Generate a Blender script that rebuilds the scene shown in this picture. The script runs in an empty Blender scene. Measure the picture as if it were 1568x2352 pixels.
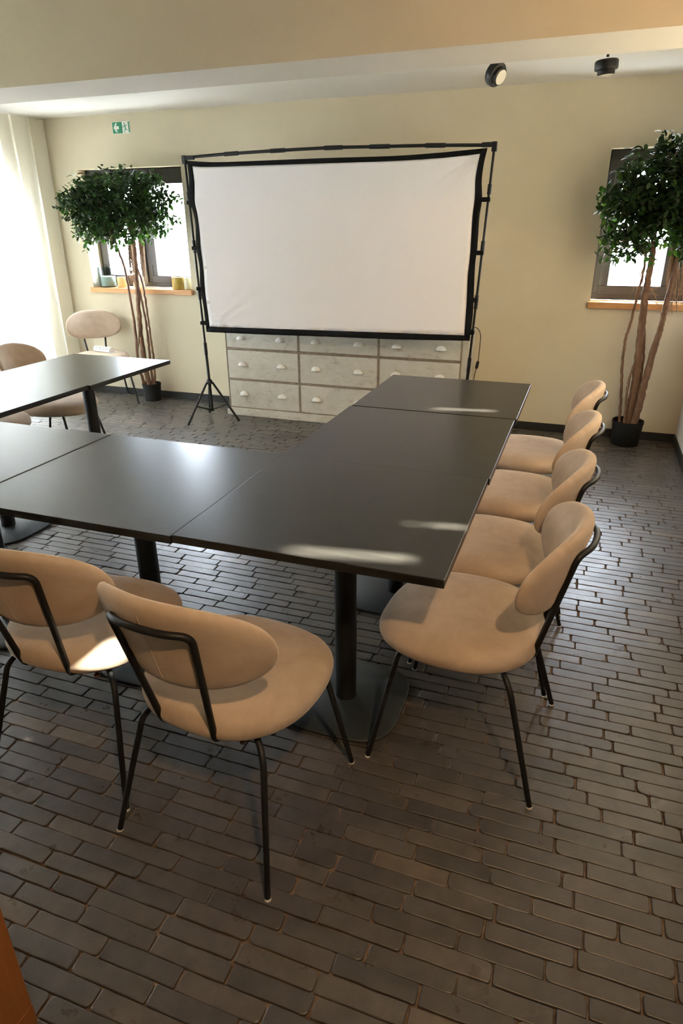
import bpy, bmesh, math, random
from mathutils import Vector, Matrix, Euler, noise as mnoise

random.seed(7)
PI = math.pi
S = bpy.context.scene
COL = S.collection

# ------------------------------------------------------------------ camera
cam_d = bpy.data.cameras.new('camera')
cam = bpy.data.objects.new('camera', cam_d)
COL.objects.link(cam)
R_ = Vector((0.94084702, 0.33878073, -0.00587382))
U_ = Vector((-0.13167319, 0.38154012, 0.91492585))
F_ = Vector((-0.31220034, 0.86003183, -0.40357922))
M = Matrix((R_, U_, -F_)).transposed().to_4x4()
M.translation = Vector((0, 0, 1.5434))
cam.matrix_world = M
cam_d.sensor_fit = 'VERTICAL'
cam_d.sensor_height = 36.0
cam_d.lens = 1494.72 / 2352 * 36.0
cam_d.clip_start = 0.02
cam_d.clip_end = 100
S.camera = cam

# ------------------------------------------------------------------ light and exposure
SKY = 40.0
SUN = 180.0
SUN_DIR = Vector((-0.754, -0.133, -0.643)).normalized()      # direction the sunlight travels
WARM = 28.0
EXPOSURE = 0.75
S.view_settings.view_transform = 'Standard'
S.view_settings.look = 'None'
S.view_settings.gamma = 1.0
S.view_settings.use_curve_mapping = False
S.view_settings.exposure = EXPOSURE

world = bpy.data.worlds.new('sky')
S.world = world
world.use_nodes = True
wn = world.node_tree.nodes
bg = wn['Background']
bg.inputs['Color'].default_value = (0.87, 0.945, 1.10, 1)
bg.inputs['Strength'].default_value = SKY

sun_d = bpy.data.lights.new('sun', 'SUN')
sun_d.energy = SUN
sun_d.angle = math.radians(1.9)
sun_d.color = (1.0, 0.93, 0.80)
sun = bpy.data.objects.new('sun', sun_d)
COL.objects.link(sun)
sun.rotation_euler = SUN_DIR.to_track_quat('-Z', 'Y').to_euler()


def portal(name, loc, rot, sx, sy):
    d = bpy.data.lights.new(name, 'AREA')
    d.shape = 'RECTANGLE'
    d.size, d.size_y = sx, sy
    d.cycles.is_portal = True
    o = bpy.data.objects.new(name, d)
    COL.objects.link(o)
    o.location = loc
    o.rotation_euler = rot
    return o


def lamp(name, loc, target, power, spot=100, blend=0.8, color=(1.0, 0.64, 0.33), radius=0.05):
    d = bpy.data.lights.new(name, 'SPOT')
    d.energy = power
    d.color = color
    d.spot_size = math.radians(spot)
    d.spot_blend = blend
    d.shadow_soft_size = radius
    o = bpy.data.objects.new(name, d)
    COL.objects.link(o)
    o.location = loc
    v = Vector(target) - Vector(loc)
    o.rotation_euler = v.to_track_quat('-Z', 'Y').to_euler()
    return o


portal('portal_left', (-5.0, 2.92, 1.03), (0, -PI / 2, 0), 2.0, 4.1)
portal('portal_back', (-3.92, 5.6, 1.5), (-PI / 2, 0, 0), 1.09, 1.0)
portal('portal_right', (0.36, 5.6, 1.5), (-PI / 2, 0, 0), 0.7, 1.0)
# warm ceiling lamps of the near part of the room
lamp('warm_lamp', (0.50, 1.7, 2.62), (0.3, 3.1, 2.35), WARM * 0.62, 150, color=(1.0, 0.46, 0.17))
lamp('warm_lamp', (0.45, -0.2, 2.65), (-0.5, 1.6, 0.6), WARM * 3.5, 85, 1.0)

# ------------------------------------------------------------------ materials
def new_mat(name):
    m = bpy.data.materials.new(name)
    m.use_nodes = True
    nt = m.node_tree
    b = nt.nodes['Principled BSDF']
    return m, nt, b


def setp(b, **k):
    for n, v in k.items():
        b.inputs[n.replace('_', ' ')].default_value = v


def ramp(nt, stops):
    r = nt.nodes.new('ShaderNodeValToRGB')
    el = r.color_ramp.elements
    while len(el) < len(stops):
        el.new(0.5)
    for e, (p, c) in zip(el, stops):
        e.position = p
        e.color = (*c, 1)
    return r


def tex_noise(nt, scale, detail=4, rough=0.6, vec=None, dist=0.0):
    n = nt.nodes.new('ShaderNodeTexNoise')
    n.inputs['Scale'].default_value = scale
    n.inputs['Detail'].default_value = detail
    n.inputs['Roughness'].default_value = rough
    n.inputs['Distortion'].default_value = dist
    if vec is not None:
        nt.links.new(vec, n.inputs['Vector'])
    return n


def obj_coord(nt, scale=(1, 1, 1)):
    t = nt.nodes.new('ShaderNodeTexCoord')
    mp = nt.nodes.new('ShaderNodeMapping')
    mp.inputs['Scale'].default_value = scale
    nt.links.new(t.outputs['Object'], mp.inputs['Vector'])
    return mp.outputs['Vector']


def bump(nt, b, height, strength, dist=0.002):
    n = nt.nodes.new('ShaderNodeBump')
    n.inputs['Strength'].default_value = strength
    n.inputs['Distance'].default_value = dist
    nt.links.new(height, n.inputs['Height'])
    nt.links.new(n.outputs['Normal'], b.inputs['Normal'])
    return n


def simple(name, col, rough=0.5, metal=0.0, var=0.06, scale=30, bmp=0.0, bscale=200, spec=0.5):
    """procedural material: colour with a soft noise variation and an optional fine bump"""
    m, nt, b = new_mat(name)
    v = obj_coord(nt)
    n = tex_noise(nt, scale, 3, 0.6, v)
    lo = tuple(max(0, c * (1 - var)) for c in col)
    hi = tuple(min(1, c * (1 + var)) for c in col)
    r = ramp(nt, [(0.3, lo), (0.7, hi)])
    nt.links.new(n.outputs['Fac'], r.inputs['Fac'])
    nt.links.new(r.outputs['Color'], b.inputs['Base Color'])
    setp(b, Roughness=rough, Metallic=metal)
    b.inputs['Specular IOR Level'].default_value = spec
    if bmp:
        n2 = tex_noise(nt, bscale, 4, 0.6, v)
        bump(nt, b, n2.outputs['Fac'], bmp)
    return m


MAT = {}
MAT['wall'] = simple('cream_wall_paint', (0.62, 0.552, 0.405), 0.85, var=0.03, scale=3, bmp=0.12, bscale=160, spec=0.3)
MAT['white'] = simple('white_ceiling_paint', (0.76, 0.735, 0.68), 0.9, var=0.02, scale=3, bmp=0.08, bscale=160, spec=0.2)
MAT['pale_wall'] = simple('pale_plaster_paint', (0.66, 0.61, 0.55), 0.85, var=0.03, scale=3, bmp=0.12, bscale=160, spec=0.3)
MAT['soffit'] = simple('pale_grey_beige_soffit', (0.60, 0.56, 0.49), 0.9, var=0.02, scale=3, bmp=0.08, bscale=160, spec=0.2)  # soffit tone, a step darker than the ceiling white
MAT['base'] = simple('dark_skirting_paint', (0.018, 0.017, 0.0165), 0.55, var=0.15, spec=0.3)
MAT['metal'] = simple('black_powder_coated_steel', (0.009, 0.0092, 0.0095), 0.45, var=0.1, bmp=0.05, bscale=600, spec=0.3)
MAT['plate'] = simple('dark_slate_steel_plate', (0.018, 0.025, 0.028), 0.50, var=0.1, bmp=0.08, bscale=500)
MAT['black_plastic'] = simple('black_plastic', (0.008, 0.008, 0.008), 0.5, var=0.1, spec=0.25)
MAT['black_cloth'] = simple('black_screen_border_cloth', (0.006, 0.006, 0.0062), 0.9, var=0.2, bmp=0.2, bscale=900, spec=0.1)
MAT['screen'] = simple('white_screen_cloth', (0.82, 0.80, 0.815), 0.9, var=0.01, scale=4, bmp=0.05, bscale=900, spec=0.2)
MAT['grey_tape'] = simple('pale_grey_tab', (0.62, 0.61, 0.62), 0.8, var=0.02)
MAT['frame'] = simple('dark_grey_window_frame', (0.060, 0.056, 0.052), 0.45, var=0.05)
MAT['blind'] = simple('dark_roller_blind', (0.030, 0.028, 0.024), 0.7, var=0.1)
MAT['glide'] = simple('pale_plastic_glide', (0.55, 0.53, 0.5), 0.5, var=0.05)
MAT['bolt'] = simple('brown_bolt_plastic', (0.10, 0.045, 0.018), 0.35, var=0.2)
MAT['white_plastic'] = simple('white_plastic', (0.80, 0.80, 0.78), 0.4, var=0.02)
MAT['socket'] = simple('grey_socket_recess', (0.45, 0.46, 0.46), 0.5, var=0.03)
MAT['sign_green'] = simple('sign_green', (0.005, 0.17, 0.085), 0.5, var=0.03)
MAT['sign_white'] = simple('sign_white', (0.80, 0.80, 0.75), 0.5, var=0.02)
MAT['pot'] = simple('black_nursery_pot', (0.006, 0.006, 0.006), 0.65, var=0.2, spec=0.25)
MAT['soil'] = simple('dark_soil', (0.035, 0.022, 0.014), 0.95, var=0.5, scale=80, bmp=0.8, bscale=90)
MAT['candle_green'] = simple('pale_green_wax', (0.52, 0.58, 0.45), 0.5, var=0.08, scale=12)
MAT['candle_cream'] = simple('cream_wax', (0.78, 0.76, 0.55), 0.5, var=0.03)
MAT['orange_glass'] = simple('orange_glass_holder', (0.80, 0.45, 0.22), 0.3, var=0.1)
MAT['ochre'] = simple('ochre_glass_holder', (0.42, 0.30, 0.06), 0.3, var=0.2, scale=25)
MAT['wick'] = simple('candle_wick', (0.08, 0.07, 0.06), 0.9)
MAT['pull'] = simple('white_painted_cup_pull', (0.80, 0.79, 0.75), 0.35, var=0.06)
MAT['bead'] = simple('worn_brown_beading', (0.21, 0.165, 0.11), 0.7, var=0.3, scale=25)
MAT['door_wood'] = None


def wood(name, dark, light, rough, axis_scale, bmp=0.15, coat=0.0):
    m, nt, b = new_mat(name)
    v = obj_coord(nt, axis_scale)
    n = tex_noise(nt, 3.0, 8, 0.65, v, 1.2)
    n2 = tex_noise(nt, 14.0, 5, 0.7, v, 0.3)
    mix = nt.nodes.new('ShaderNodeMath')
    mix.operation = 'ADD'
    mul = nt.nodes.new('ShaderNodeMath')
    mul.operation = 'MULTIPLY'
    mul.inputs[1].default_value = 0.35
    nt.links.new(n2.outputs['Fac'], mul.inputs[0])
    nt.links.new(n.outputs['Fac'], mix.inputs[0])
    nt.links.new(mul.outputs[0], mix.inputs[1])
    r = ramp(nt, [(0.45, dark), (0.9, light)])
    nt.links.new(mix.outputs[0], r.inputs['Fac'])
    nt.links.new(r.outputs['Color'], b.inputs['Base Color'])
    setp(b, Roughness=rough)
    b.inputs['Specular IOR Level'].default_value = 0.38
    b.inputs['Coat Weight'].default_value = coat
    b.inputs['Coat Roughness'].default_value = 0.3
    bump(nt, b, mix.outputs[0], bmp, 0.0015)
    return m


MAT['table_x'] = wood('dark_stained_table_veneer', (0.008, 0.0075, 0.0068), (0.017, 0.0155, 0.0135), 0.29, (1.0, 26, 26), 0.10)
MAT['table_y'] = wood('dark_stained_table_veneer_turned', (0.008, 0.0075, 0.0068), (0.017, 0.0155, 0.0135), 0.29, (26, 1.0, 26), 0.10)
MAT['oak'] = wood('oiled_oak_sill', (0.36, 0.17, 0.055), (0.56, 0.29, 0.11), 0.5, (1.5, 20, 20), 0.1)
MAT['door_wood'] = wood('orange_brown_wood', (0.20, 0.062, 0.012), (0.27, 0.09, 0.02), 0.5, (16, 16, 1.0), 0.05)


def fabric():
    m, nt, b = new_mat('beige_suede_upholstery')
    v = obj_coord(nt)
    n = tex_noise(nt, 7, 5, 0.65, v, 0.4)
    n2 = tex_noise(nt, 700, 2, 0.5, v)
    r = ramp(nt, [(0.28, (0.355, 0.265, 0.195)), (0.72, (0.475, 0.368, 0.280))])
    nt.links.new(n.outputs['Fac'], r.inputs['Fac'])
    nt.links.new(r.outputs['Color'], b.inputs['Base Color'])
    setp(b, Roughness=0.92)
    b.inputs['Specular IOR Level'].default_value = 0.15
    b.inputs['Sheen Weight'].default_value = 0.25
    b.inputs['Sheen Roughness'].default_value = 0.4
    b.inputs['Sheen Tint'].default_value = (1.0, 0.88, 0.74, 1)
    bump(nt, b, n2.outputs['Fac'], 0.25, 0.0006)
    return m


MAT['fabric'] = fabric()


def brick():
    m, nt, b = new_mat('dark_clay_paver')
    g = nt.nodes.new('ShaderNodeNewGeometry')
    v = obj_coord(nt)
    r = ramp(nt, [(0.0, (0.056, 0.050, 0.046)), (0.4, (0.066, 0.059, 0.054)), (0.75, (0.074, 0.065, 0.058)),
                  (0.95, (0.084, 0.072, 0.062)), (1.0, (0.115, 0.092, 0.070))])
    nt.links.new(g.outputs['Random Per Island'], r.inputs['Fac'])
    n = tex_noise(nt, 16, 6, 0.65, v, 0.2)
    r2 = ramp(nt, [(0.25, (0.72, 0.72, 0.72)), (0.75, (1.25, 1.22, 1.18))])
    nt.links.new(n.outputs['Fac'], r2.inputs['Fac'])
    mx = nt.nodes.new('ShaderNodeMix')
    mx.data_type = 'RGBA'
    mx.blend_type = 'MULTIPLY'
    mx.inputs['Factor'].default_value = 1.0
    nt.links.new(r.outputs['Color'], mx.inputs['A'])
    nt.links.new(r2.outputs['Color'], mx.inputs['B'])
    nt.links.new(mx.outputs['Result'], b.inputs['Base Color'])
    n3 = tex_noise(nt, 9, 4, 0.6, v)
    rr = ramp(nt, [(0.3, (0.26, 0.26, 0.26)), (0.7, (0.37, 0.37, 0.37))])
    nt.links.new(n3.outputs['Fac'], rr.inputs['Fac'])
    nt.links.new(rr.outputs['Color'], b.inputs['Roughness'])
    b.inputs['Specular IOR Level'].default_value = 0.42
    n4 = tex_noise(nt, 60, 8, 0.7, v)
    bump(nt, b, n4.outputs['Fac'], 0.28, 0.003)
    return m


MAT['brick'] = brick()
MAT['mortar'] = simple('sandy_brown_joint', (0.13, 0.093, 0.062), 0.95, var=0.5, scale=40, bmp=0.9, bscale=180, spec=0.2)


def chest_paint():
    m, nt, b = new_mat('distressed_grey_white_paint')
    v = obj_coord(nt, (1, 1, 1))
    n = tex_noise(nt, 5, 8, 0.75, v, 0.6)
    r = ramp(nt, [(0.32, (0.36, 0.31, 0.23)), (0.44, (0.51, 0.485, 0.41)), (0.7, (0.60, 0.58, 0.51))])
    nt.links.new(n.outputs['Fac'], r.inputs['Fac'])
    v2 = obj_coord(nt, (6, 6, 28))
    n2 = tex_noise(nt, 2.2, 6, 0.7, v2, 0.5)
    r2 = ramp(nt, [(0.56, (1, 1, 1)), (0.68, (0.62, 0.50, 0.38))])
    nt.links.new(n2.outputs['Fac'], r2.inputs['Fac'])
    mx = nt.nodes.new('ShaderNodeMix')
    mx.data_type = 'RGBA'
    mx.blend_type = 'MULTIPLY'
    mx.inputs['Factor'].default_value = 0.75
    nt.links.new(r.outputs['Color'], mx.inputs['A'])
    nt.links.new(r2.outputs['Color'], mx.inputs['B'])
    nt.links.new(mx.outputs['Result'], b.inputs['Base Color'])
    setp(b, Roughness=0.6)
    bump(nt, b, n2.outputs['Fac'], 0.15, 0.002)
    return m


MAT['chest'] = chest_paint()


def leaf(name, cols):
    m, nt, b = new_mat(name)
    g = nt.nodes.new('ShaderNodeNewGeometry')
    r = ramp(nt, cols)
    nt.links.new(g.outputs['Random Per Island'], r.inputs['Fac'])
    nt.links.new(r.outputs['Color'], b.inputs['Base Color'])
    setp(b, Roughness=0.48)
    b.inputs['Specular IOR Level'].default_value = 0.3
    tr = nt.nodes.new('ShaderNodeBsdfTranslucent')
    br = nt.nodes.new('ShaderNodeMix')
    br.data_type = 'RGBA'
    br.blend_type = 'MULTIPLY'
    br.inputs['Factor'].default_value = 1.0
    br.inputs['B'].default_value = (2.4, 3.4, 0.9, 1)
    nt.links.new(r.outputs['Color'], br.inputs['A'])
    nt.links.new(br.outputs['Result'], tr.inputs['Color'])
    mix = nt.nodes.new('ShaderNodeMixShader')
    mix.inputs['Fac'].default_value = 0.28
    nt.links.new(b.outputs[0], mix.inputs[1])
    nt.links.new(tr.outputs[0], mix.inputs[2])
    nt.links.new(mix.outputs[0], nt.nodes['Material Output'].inputs['Surface'])
    return m


MAT['leaf'] = leaf('glossy_dark_green_leaf', [(0.0, (0.007, 0.014, 0.004)), (0.6, (0.011, 0.023, 0.006)),
                                              (0.93, (0.018, 0.042, 0.012)), (1.0, (0.055, 0.080, 0.016))])


def bark():
    m, nt, b = new_mat('brown_bark')
    v = obj_coord(nt, (1, 1, 0.35))
    n = tex_noise(nt, 38, 6, 0.7, v, 0.5)
    r = ramp(nt, [(0.3, (0.085, 0.040, 0.020)), (0.55, (0.165, 0.088, 0.048)), (0.8, (0.26, 0.17, 0.105))])
    nt.links.new(n.outputs['Fac'], r.inputs['Fac'])
    nt.links.new(r.outputs['Color'], b.inputs['Base Color'])
    setp(b, Roughness=0.85)
    bump(nt, b, n.outputs['Fac'], 0.6, 0.004)
    return m


MAT['bark'] = bark()
MAT['root'] = simple('dry_tan_aerial_root', (0.27, 0.175, 0.10), 0.9, var=0.3, scale=40)


def glass_mat(name, tint, gloss=0.07, rough=0.02):
    m, nt, b = new_mat(name)
    nt.nodes.remove(b)
    t = nt.nodes.new('ShaderNodeBsdfTransparent')
    t.inputs['Color'].default_value = (*tint, 1)
    g = nt.nodes.new('ShaderNodeBsdfGlossy')
    g.inputs['Roughness'].default_value = rough
    mix = nt.nodes.new('ShaderNodeMixShader')
    lw = nt.nodes.new('ShaderNodeLayerWeight')
    pw = nt.nodes.new('ShaderNodeMath')
    pw.operation = 'POWER'
    pw.inputs[1].default_value = 5.0
    ma = nt.nodes.new('ShaderNodeMath')
    ma.operation = 'MULTIPLY_ADD'
    ma.inputs[1].default_value = 0.90
    ma.inputs[2].default_value = 0.035
    nt.links.new(lw.outputs['Facing'], pw.inputs[0])
    nt.links.new(pw.outputs[0], ma.inputs[0])
    nt.links.new(ma.outputs[0], mix.inputs['Fac'])
    nt.links.new(t.outputs[0], mix.inputs[1])
    nt.links.new(g.outputs[0], mix.inputs[2])
    nt.links.new(mix.outputs[0], nt.nodes['Material Output'].inputs['Surface'])
    return m


MAT['glass'] = glass_mat('clear_window_glass', (0.96, 0.98, 0.97))
MAT['smoke_glass'] = glass_mat('smoky_blue_glass', (0.80, 0.85, 0.86))


def curtain_mat(name, lo, hi, trans, fac):
    m, nt, b = new_mat(name)
    v = obj_coord(nt, (60, 60, 900))
    n = tex_noise(nt, 3, 2, 0.5, v)
    r = ramp(nt, [(0.3, lo), (0.7, hi)])
    nt.links.new(n.outputs['Fac'], r.inputs['Fac'])
    nt.links.new(r.outputs['Color'], b.inputs['Base Color'])
    setp(b, Roughness=0.95)
    b.inputs['Specular IOR Level'].default_value = 0.1
    tr = nt.nodes.new('ShaderNodeBsdfTranslucent')
    tr.inputs['Color'].default_value = (*trans, 1)
    mix = nt.nodes.new('ShaderNodeMixShader')
    mix.inputs['Fac'].default_value = fac
    nt.links.new(b.outputs[0], mix.inputs[1])
    nt.links.new(tr.outputs[0], mix.inputs[2])
    nt.links.new(mix.outputs[0], nt.nodes['Material Output'].inputs['Surface'])
    return m


MAT['curtain'] = curtain_mat('sheer_cream_curtain_cloth', (0.80, 0.77, 0.67), (0.86, 0.83, 0.73), (0.88, 0.87, 0.82), 0.30)
MAT['fill_panel'] = curtain_mat('cream_fill_light_cloth', (0.66, 0.62, 0.54), (0.70, 0.66, 0.58), (0.86, 0.71, 0.50), 0.058)  # sunlit cloth of the added blind, a fill for the right side
MAT['dense_cloth'] = curtain_mat('dense_brown_light_block_cloth', (0.30, 0.26, 0.21), (0.34, 0.30, 0.25), (0.70, 0.60, 0.45), 0.006)  # near panel of the added blind, keeps light off the beam face
MAT['ground'] = simple('pale_outside_paving', (0.26, 0.255, 0.25), 0.9, var=0.1, scale=2)
MAT['lens'] = simple('pale_lamp_lens', (0.60, 0.58, 0.52), 0.2, var=0.03)

# ------------------------------------------------------------------ mesh helpers
class MB:
    def __init__(self):
        self.v, self.f, self.m = [], [], []

    def add(self, vs, fs, mi=0):
        o = len(self.v)
        self.v += [tuple(p) for p in vs]
        for f in fs:
            self.f.append(tuple(i + o for i in f))
            self.m.append(mi)

    def box(self, x0, x1, y0, y1, z0, z1, mi=0, mat=None):
        vs = [Vector((x, y, z)) for x in (x0, x1) for y in (y0, y1) for z in (z0, z1)]
        if mat:
            vs = [mat @ p for p in vs]
        self.add(vs, [(0, 1, 3, 2), (4, 6, 7, 5), (0, 4, 5, 1), (2, 3, 7, 6), (0, 2, 6, 4), (1, 5, 7, 3)], mi)

    def tube(self, pts, r, seg=10, mi=0, caps=True):
        pts = [Vector(p) for p in pts]
        n = len(pts)
        rs = r if isinstance(r, (list, tuple)) else [r] * n
        t0 = (pts[1] - pts[0]).normalized()
        up = Vector((0, 0, 1)) if abs(t0.z) < 0.9 else Vector((1, 0, 0))
        nx = t0.cross(up).normalized()
        vs = []
        for i, p in enumerate(pts):
            a = pts[max(0, i - 1)]
            b_ = pts[min(n - 1, i + 1)]
            t = (b_ - a).normalized()
            nx = (nx - t * nx.dot(t))
            if nx.length < 1e-6:
                nx = t.orthogonal()
            nx.normalize()
            ny = t.cross(nx)
            for k in range(seg):
                ang = 2 * PI * k / seg
                vs.append(p + (nx * math.cos(ang) + ny * math.sin(ang)) * rs[i])
        fs = []
        for i in range(n - 1):
            for k in range(seg):
                k2 = (k + 1) % seg
                fs.append((i * seg + k, i * seg + k2, (i + 1) * seg + k2, (i + 1) * seg + k))
        if caps:
            fs.append(tuple(reversed(range(seg))))
            fs.append(tuple((n - 1) * seg + k for k in range(seg)))
        self.add(vs, fs, mi)

    def lathe(self, prof, c=(0, 0, 0), seg=24, mi=0, mat=None, closed=True):
        """prof: list of (r, z) from bottom to top"""
        vs = []
        for r, z in prof:
            for k in range(seg):
                a = 2 * PI * k / seg
                p = Vector((r * math.cos(a), r * math.sin(a), z))
                if mat:
                    p = mat @ p
                vs.append(p + Vector(c))
        fs = []
        n = len(prof)
        for i in range(n - 1):
            for k in range(seg):
                k2 = (k + 1) % seg
                fs.append((i * seg + k, i * seg + k2, (i + 1) * seg + k2, (i + 1) * seg + k))
        if closed:
            fs.append(tuple(reversed(range(seg))))
            fs.append(tuple((n - 1) * seg + k for k in range(seg)))
        self.add(vs, fs, mi)

    def rings(self, rings, cap0=True, cap1=True, mi=0):
        seg = len(rings[0])
        vs = [p for r in rings for p in r]
        fs = []
        for i in range(len(rings) - 1):
            for k in range(seg):
                k2 = (k + 1) % seg
                fs.append((i * seg + k, i * seg + k2, (i + 1) * seg + k2, (i + 1) * seg + k))
        if cap0:
            fs.append(tuple(reversed(range(seg))))
        if cap1:
            fs.append(tuple((len(rings) - 1) * seg + k for k in range(seg)))
        self.add(vs, fs, mi)

    def grid(self, rows, mi=0):
        w = len(rows[0])
        vs = [p for r in rows for p in r]
        fs = [(i * w + j, i * w + j + 1, (i + 1) * w + j + 1, (i + 1) * w + j)
              for i in range(len(rows) - 1) for j in range(w - 1)]
        self.add(vs, fs, mi)

    def build(self, name, mats, parent=None, smooth=True, angle=40, bevel=0.0, solid=0.0):
        me = bpy.data.meshes.new(name)
        me.from_pydata(self.v, [], self.f)
        mats = mats if isinstance(mats, (list, tuple)) else [mats]
        for mm in mats:
            me.materials.append(MAT[mm] if isinstance(mm, str) else mm)
        if len(mats) > 1:
            me.polygons.foreach_set('material_index', self.m)
        bm = bmesh.new()
        bm.from_mesh(me)
        bmesh.ops.recalc_face_normals(bm, faces=bm.faces)
        bm.to_mesh(me)
        bm.free()
        if smooth:
            me.shade_smooth()
            me.set_sharp_from_angle(angle=math.radians(angle))
        me.update()
        o = bpy.data.objects.new(name, me)
        COL.objects.link(o)
        if parent is not None:
            o.parent = parent
        if solid:
            md = o.modifiers.new('solid', 'SOLIDIFY')
            md.thickness = solid
            md.offset = 0
        if bevel:
            md = o.modifiers.new('bevel', 'BEVEL')
            md.width = bevel
            md.segments = 3
            md.limit_method = 'ANGLE'
            md.angle_limit = math.radians(40)
            md.harden_normals = True
        return o


def fillet(pts, r, n=6):
    pts = [Vector(p) for p in pts]
    out = [pts[0]]
    for i in range(1, len(pts) - 1):
        a, b_, c = pts[i - 1], pts[i], pts[i + 1]
        d1, d2 = (a - b_), (c - b_)
        k = min(r, d1.length * 0.48, d2.length * 0.48)
        p0, p1 = b_ + d1.normalized() * k, b_ + d2.normalized() * k
        for j in range(n + 1):
            t = j / n
            out.append(p0 * (1 - t) ** 2 + b_ * 2 * t * (1 - t) + p1 * t * t)
    out.append(pts[-1])
    return out


def spline(pts, n=8):
    pts = [Vector(p) for p in pts]
    P = [pts[0] * 2 - pts[1]] + pts + [pts[-1] * 2 - pts[-2]]
    out = []
    for i in range(1, len(P) - 2):
        p0, p1, p2, p3 = P[i - 1:i + 3]
        for j in range(n):
            t = j / n
            out.append(0.5 * ((2 * p1) + (p2 - p0) * t + (2 * p0 - 5 * p1 + 4 * p2 - p3) * t * t
                              + (3 * p1 - p0 - 3 * p2 + p3) * t ** 3))
    out.append(pts[-1])
    return out


def tag(o, label=None, cat=None, group=None, kind=None):
    if label:
        o['label'] = label
    if cat:
        o['category'] = cat
    if group:
        o['group'] = group
    if kind:
        o['kind'] = kind
    return o


def empty(name, loc, rz=0.0):
    o = bpy.data.objects.new(name, None)
    o.empty_display_size = 0.1
    COL.objects.link(o)
    o.location = loc
    o.rotation_euler = (0, 0, rz)
    return o


def struct(o, label, cat):
    return tag(o, label, cat, None, 'structure')


def copy_tree(o, parent=None):
    c = o.copy()
    COL.objects.link(c)
    c.parent = parent
    for ch in list(o.children):
        copy_tree(ch, c)
    return c


# ------------------------------------------------------------------ room shell
XR, XL = 0.77, -4.95            # right wall, left wall
YB = 5.379                      # back wall face
YN = -2.4                       # wall behind the camera
ZC, ZN = 2.417, 2.80            # ceiling beyond the beam, ceiling of the near part


def build_floor():
    mb = MB()
    # joint bed
    mb.add([(XL - .25, YN - .2, -0.0075), (XR + .25, YN - .2, -0.0075), (XR + .25, YB + .2, -0.0075), (XL - .25, YB + .2, -0.0075)],
           [(0, 1, 2, 3)], 1)
    rnd = random.Random(3)
    pitch = 0.0490
    y = -1.3
    row = 0
    while y < YB - 0.02:
        x = XL - 0.05 - rnd.random() * 0.2
        if row % 2:
            x -= 0.1
        yoff = rnd.uniform(-.0008, .0008)
        while x < XR:
            L = 0.2 + rnd.uniform(-0.006, 0.006)
            if rnd.random() < 0.02:
                L *= 0.55
            gap = rnd.uniform(0.002, 0.0065)
            xx0, xx1 = max(x, XL), min(x + L, XR)
            x += L + gap
            if xx1 - xx0 < 0.03:
                continue
            w = pitch - rnd.uniform(0.0008, 0.0030)
            cx, cy = (xx0 + xx1) / 2, y + pitch / 2 + yoff + rnd.uniform(-.0008, .0008)
            hx, hy = (xx1 - xx0) / 2, w / 2
            dz = rnd.uniform(-0.0012, 0.0004)
            tx, ty = rnd.uniform(-.005, .005), rnd.uniform(-.012, .012)
            yaw = rnd.uniform(-.006, .006)
            out = []
            for sx, sy, a0 in ((1, 1, 0), (-1, 1, PI / 2), (-1, -1, PI), (1, -1, 3 * PI / 2)):
                rc = rnd.choice((.003, .004, .006, .009, .014))
                for k in range(4):
                    a = a0 + PI / 2 * k / 3
                    out.append((sx * (hx - rc) + rc * math.cos(a), sy * (hy - rc) + rc * math.sin(a)))
            # a few points along the long sides, wandering a little
            full = []
            for i, p in enumerate(out):
                full.append(p)
                if i in (3, 11):
                    q = out[(i + 1) % 16]
                    for t in (0.25, 0.5, 0.75):
                        full.append((p[0] + (q[0] - p[0]) * t, p[1] + (q[1] - p[1]) * t + rnd.uniform(-.0012, .0012)))
            n = len(full)
            vs = []
            for inset, z in ((0.0, -0.012), (0.0, -0.0036), (0.0008, -0.0010), (0.0024, 0.0)):
                for px, py in full:
                    l = math.hypot(px, py)
                    k = 1 - inset / max(0.012, min(abs(px) + 1e-4, 1))
                    qx = px - inset * (1 if px > 0 else -1)
                    qy = py - inset * (1 if py > 0 else -1)
                    zz = z + dz + (tx * qx + ty * qy if z > -0.01 else 0)
                    vs.append((cx + qx - yaw * qy, cy + qy + yaw * qx, zz))
            fs = []
            for i in range(3):
                for k in range(n):
                    k2 = (k + 1) % n
                    fs.append((i * n + k, i * n + k2, (i + 1) * n + k2, (i + 1) * n + k))
            fs.append(tuple(3 * n + k for k in range(n)))
            mb.add(vs, fs, 0)
        y += pitch
        row += 1
    o = mb.build('floor', ['brick', 'mortar'], smooth=False)
    struct(o, 'dark grey-brown clay brick floor laid in long running rows', 'floor')


build_floor()


def wall_with_holes(name, axis, pos, thick, a0, a1, z0, z1, holes, mat, label):
    """wall in the plane axis=pos, spanning a0..a1 along the other axis, thickness towards outside"""
    mb = MB()
    holes = sorted(holes)
    p0, p1 = sorted((pos, pos + thick))

    def b(u0, u1, w0, w1):
        if u1 - u0 < 1e-5 or w1 - w0 < 1e-5:
            return
        if axis == 'y':
            mb.box(u0, u1, p0, p1, w0, w1)
        else:
            mb.box(p0, p1, u0, u1, w0, w1)
    u = a0
    for h0, h1, g0, g1 in holes:
        b(u, h0, z0, z1)
        b(h0, h1, z0, g0)
        b(h0, h1, g1, z1)
        u = h1
    b(u, a1, z0, z1)
    o = mb.build(name, mat, smooth=False)
    return struct(o, label, 'wall')


WL = (-4.462, -3.378, 0.968, 2.011)      # left rear window opening
WR = (0.022, 0.700, 0.968, 2.011)        # right rear window opening
LW = (0.9, 4.93, 0.06, 2.0)             # big side window behind the curtain
RS = (1.20, 4.45, 1.00, 2.25)            # added unseen window; its panels and gaps shape the light

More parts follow.
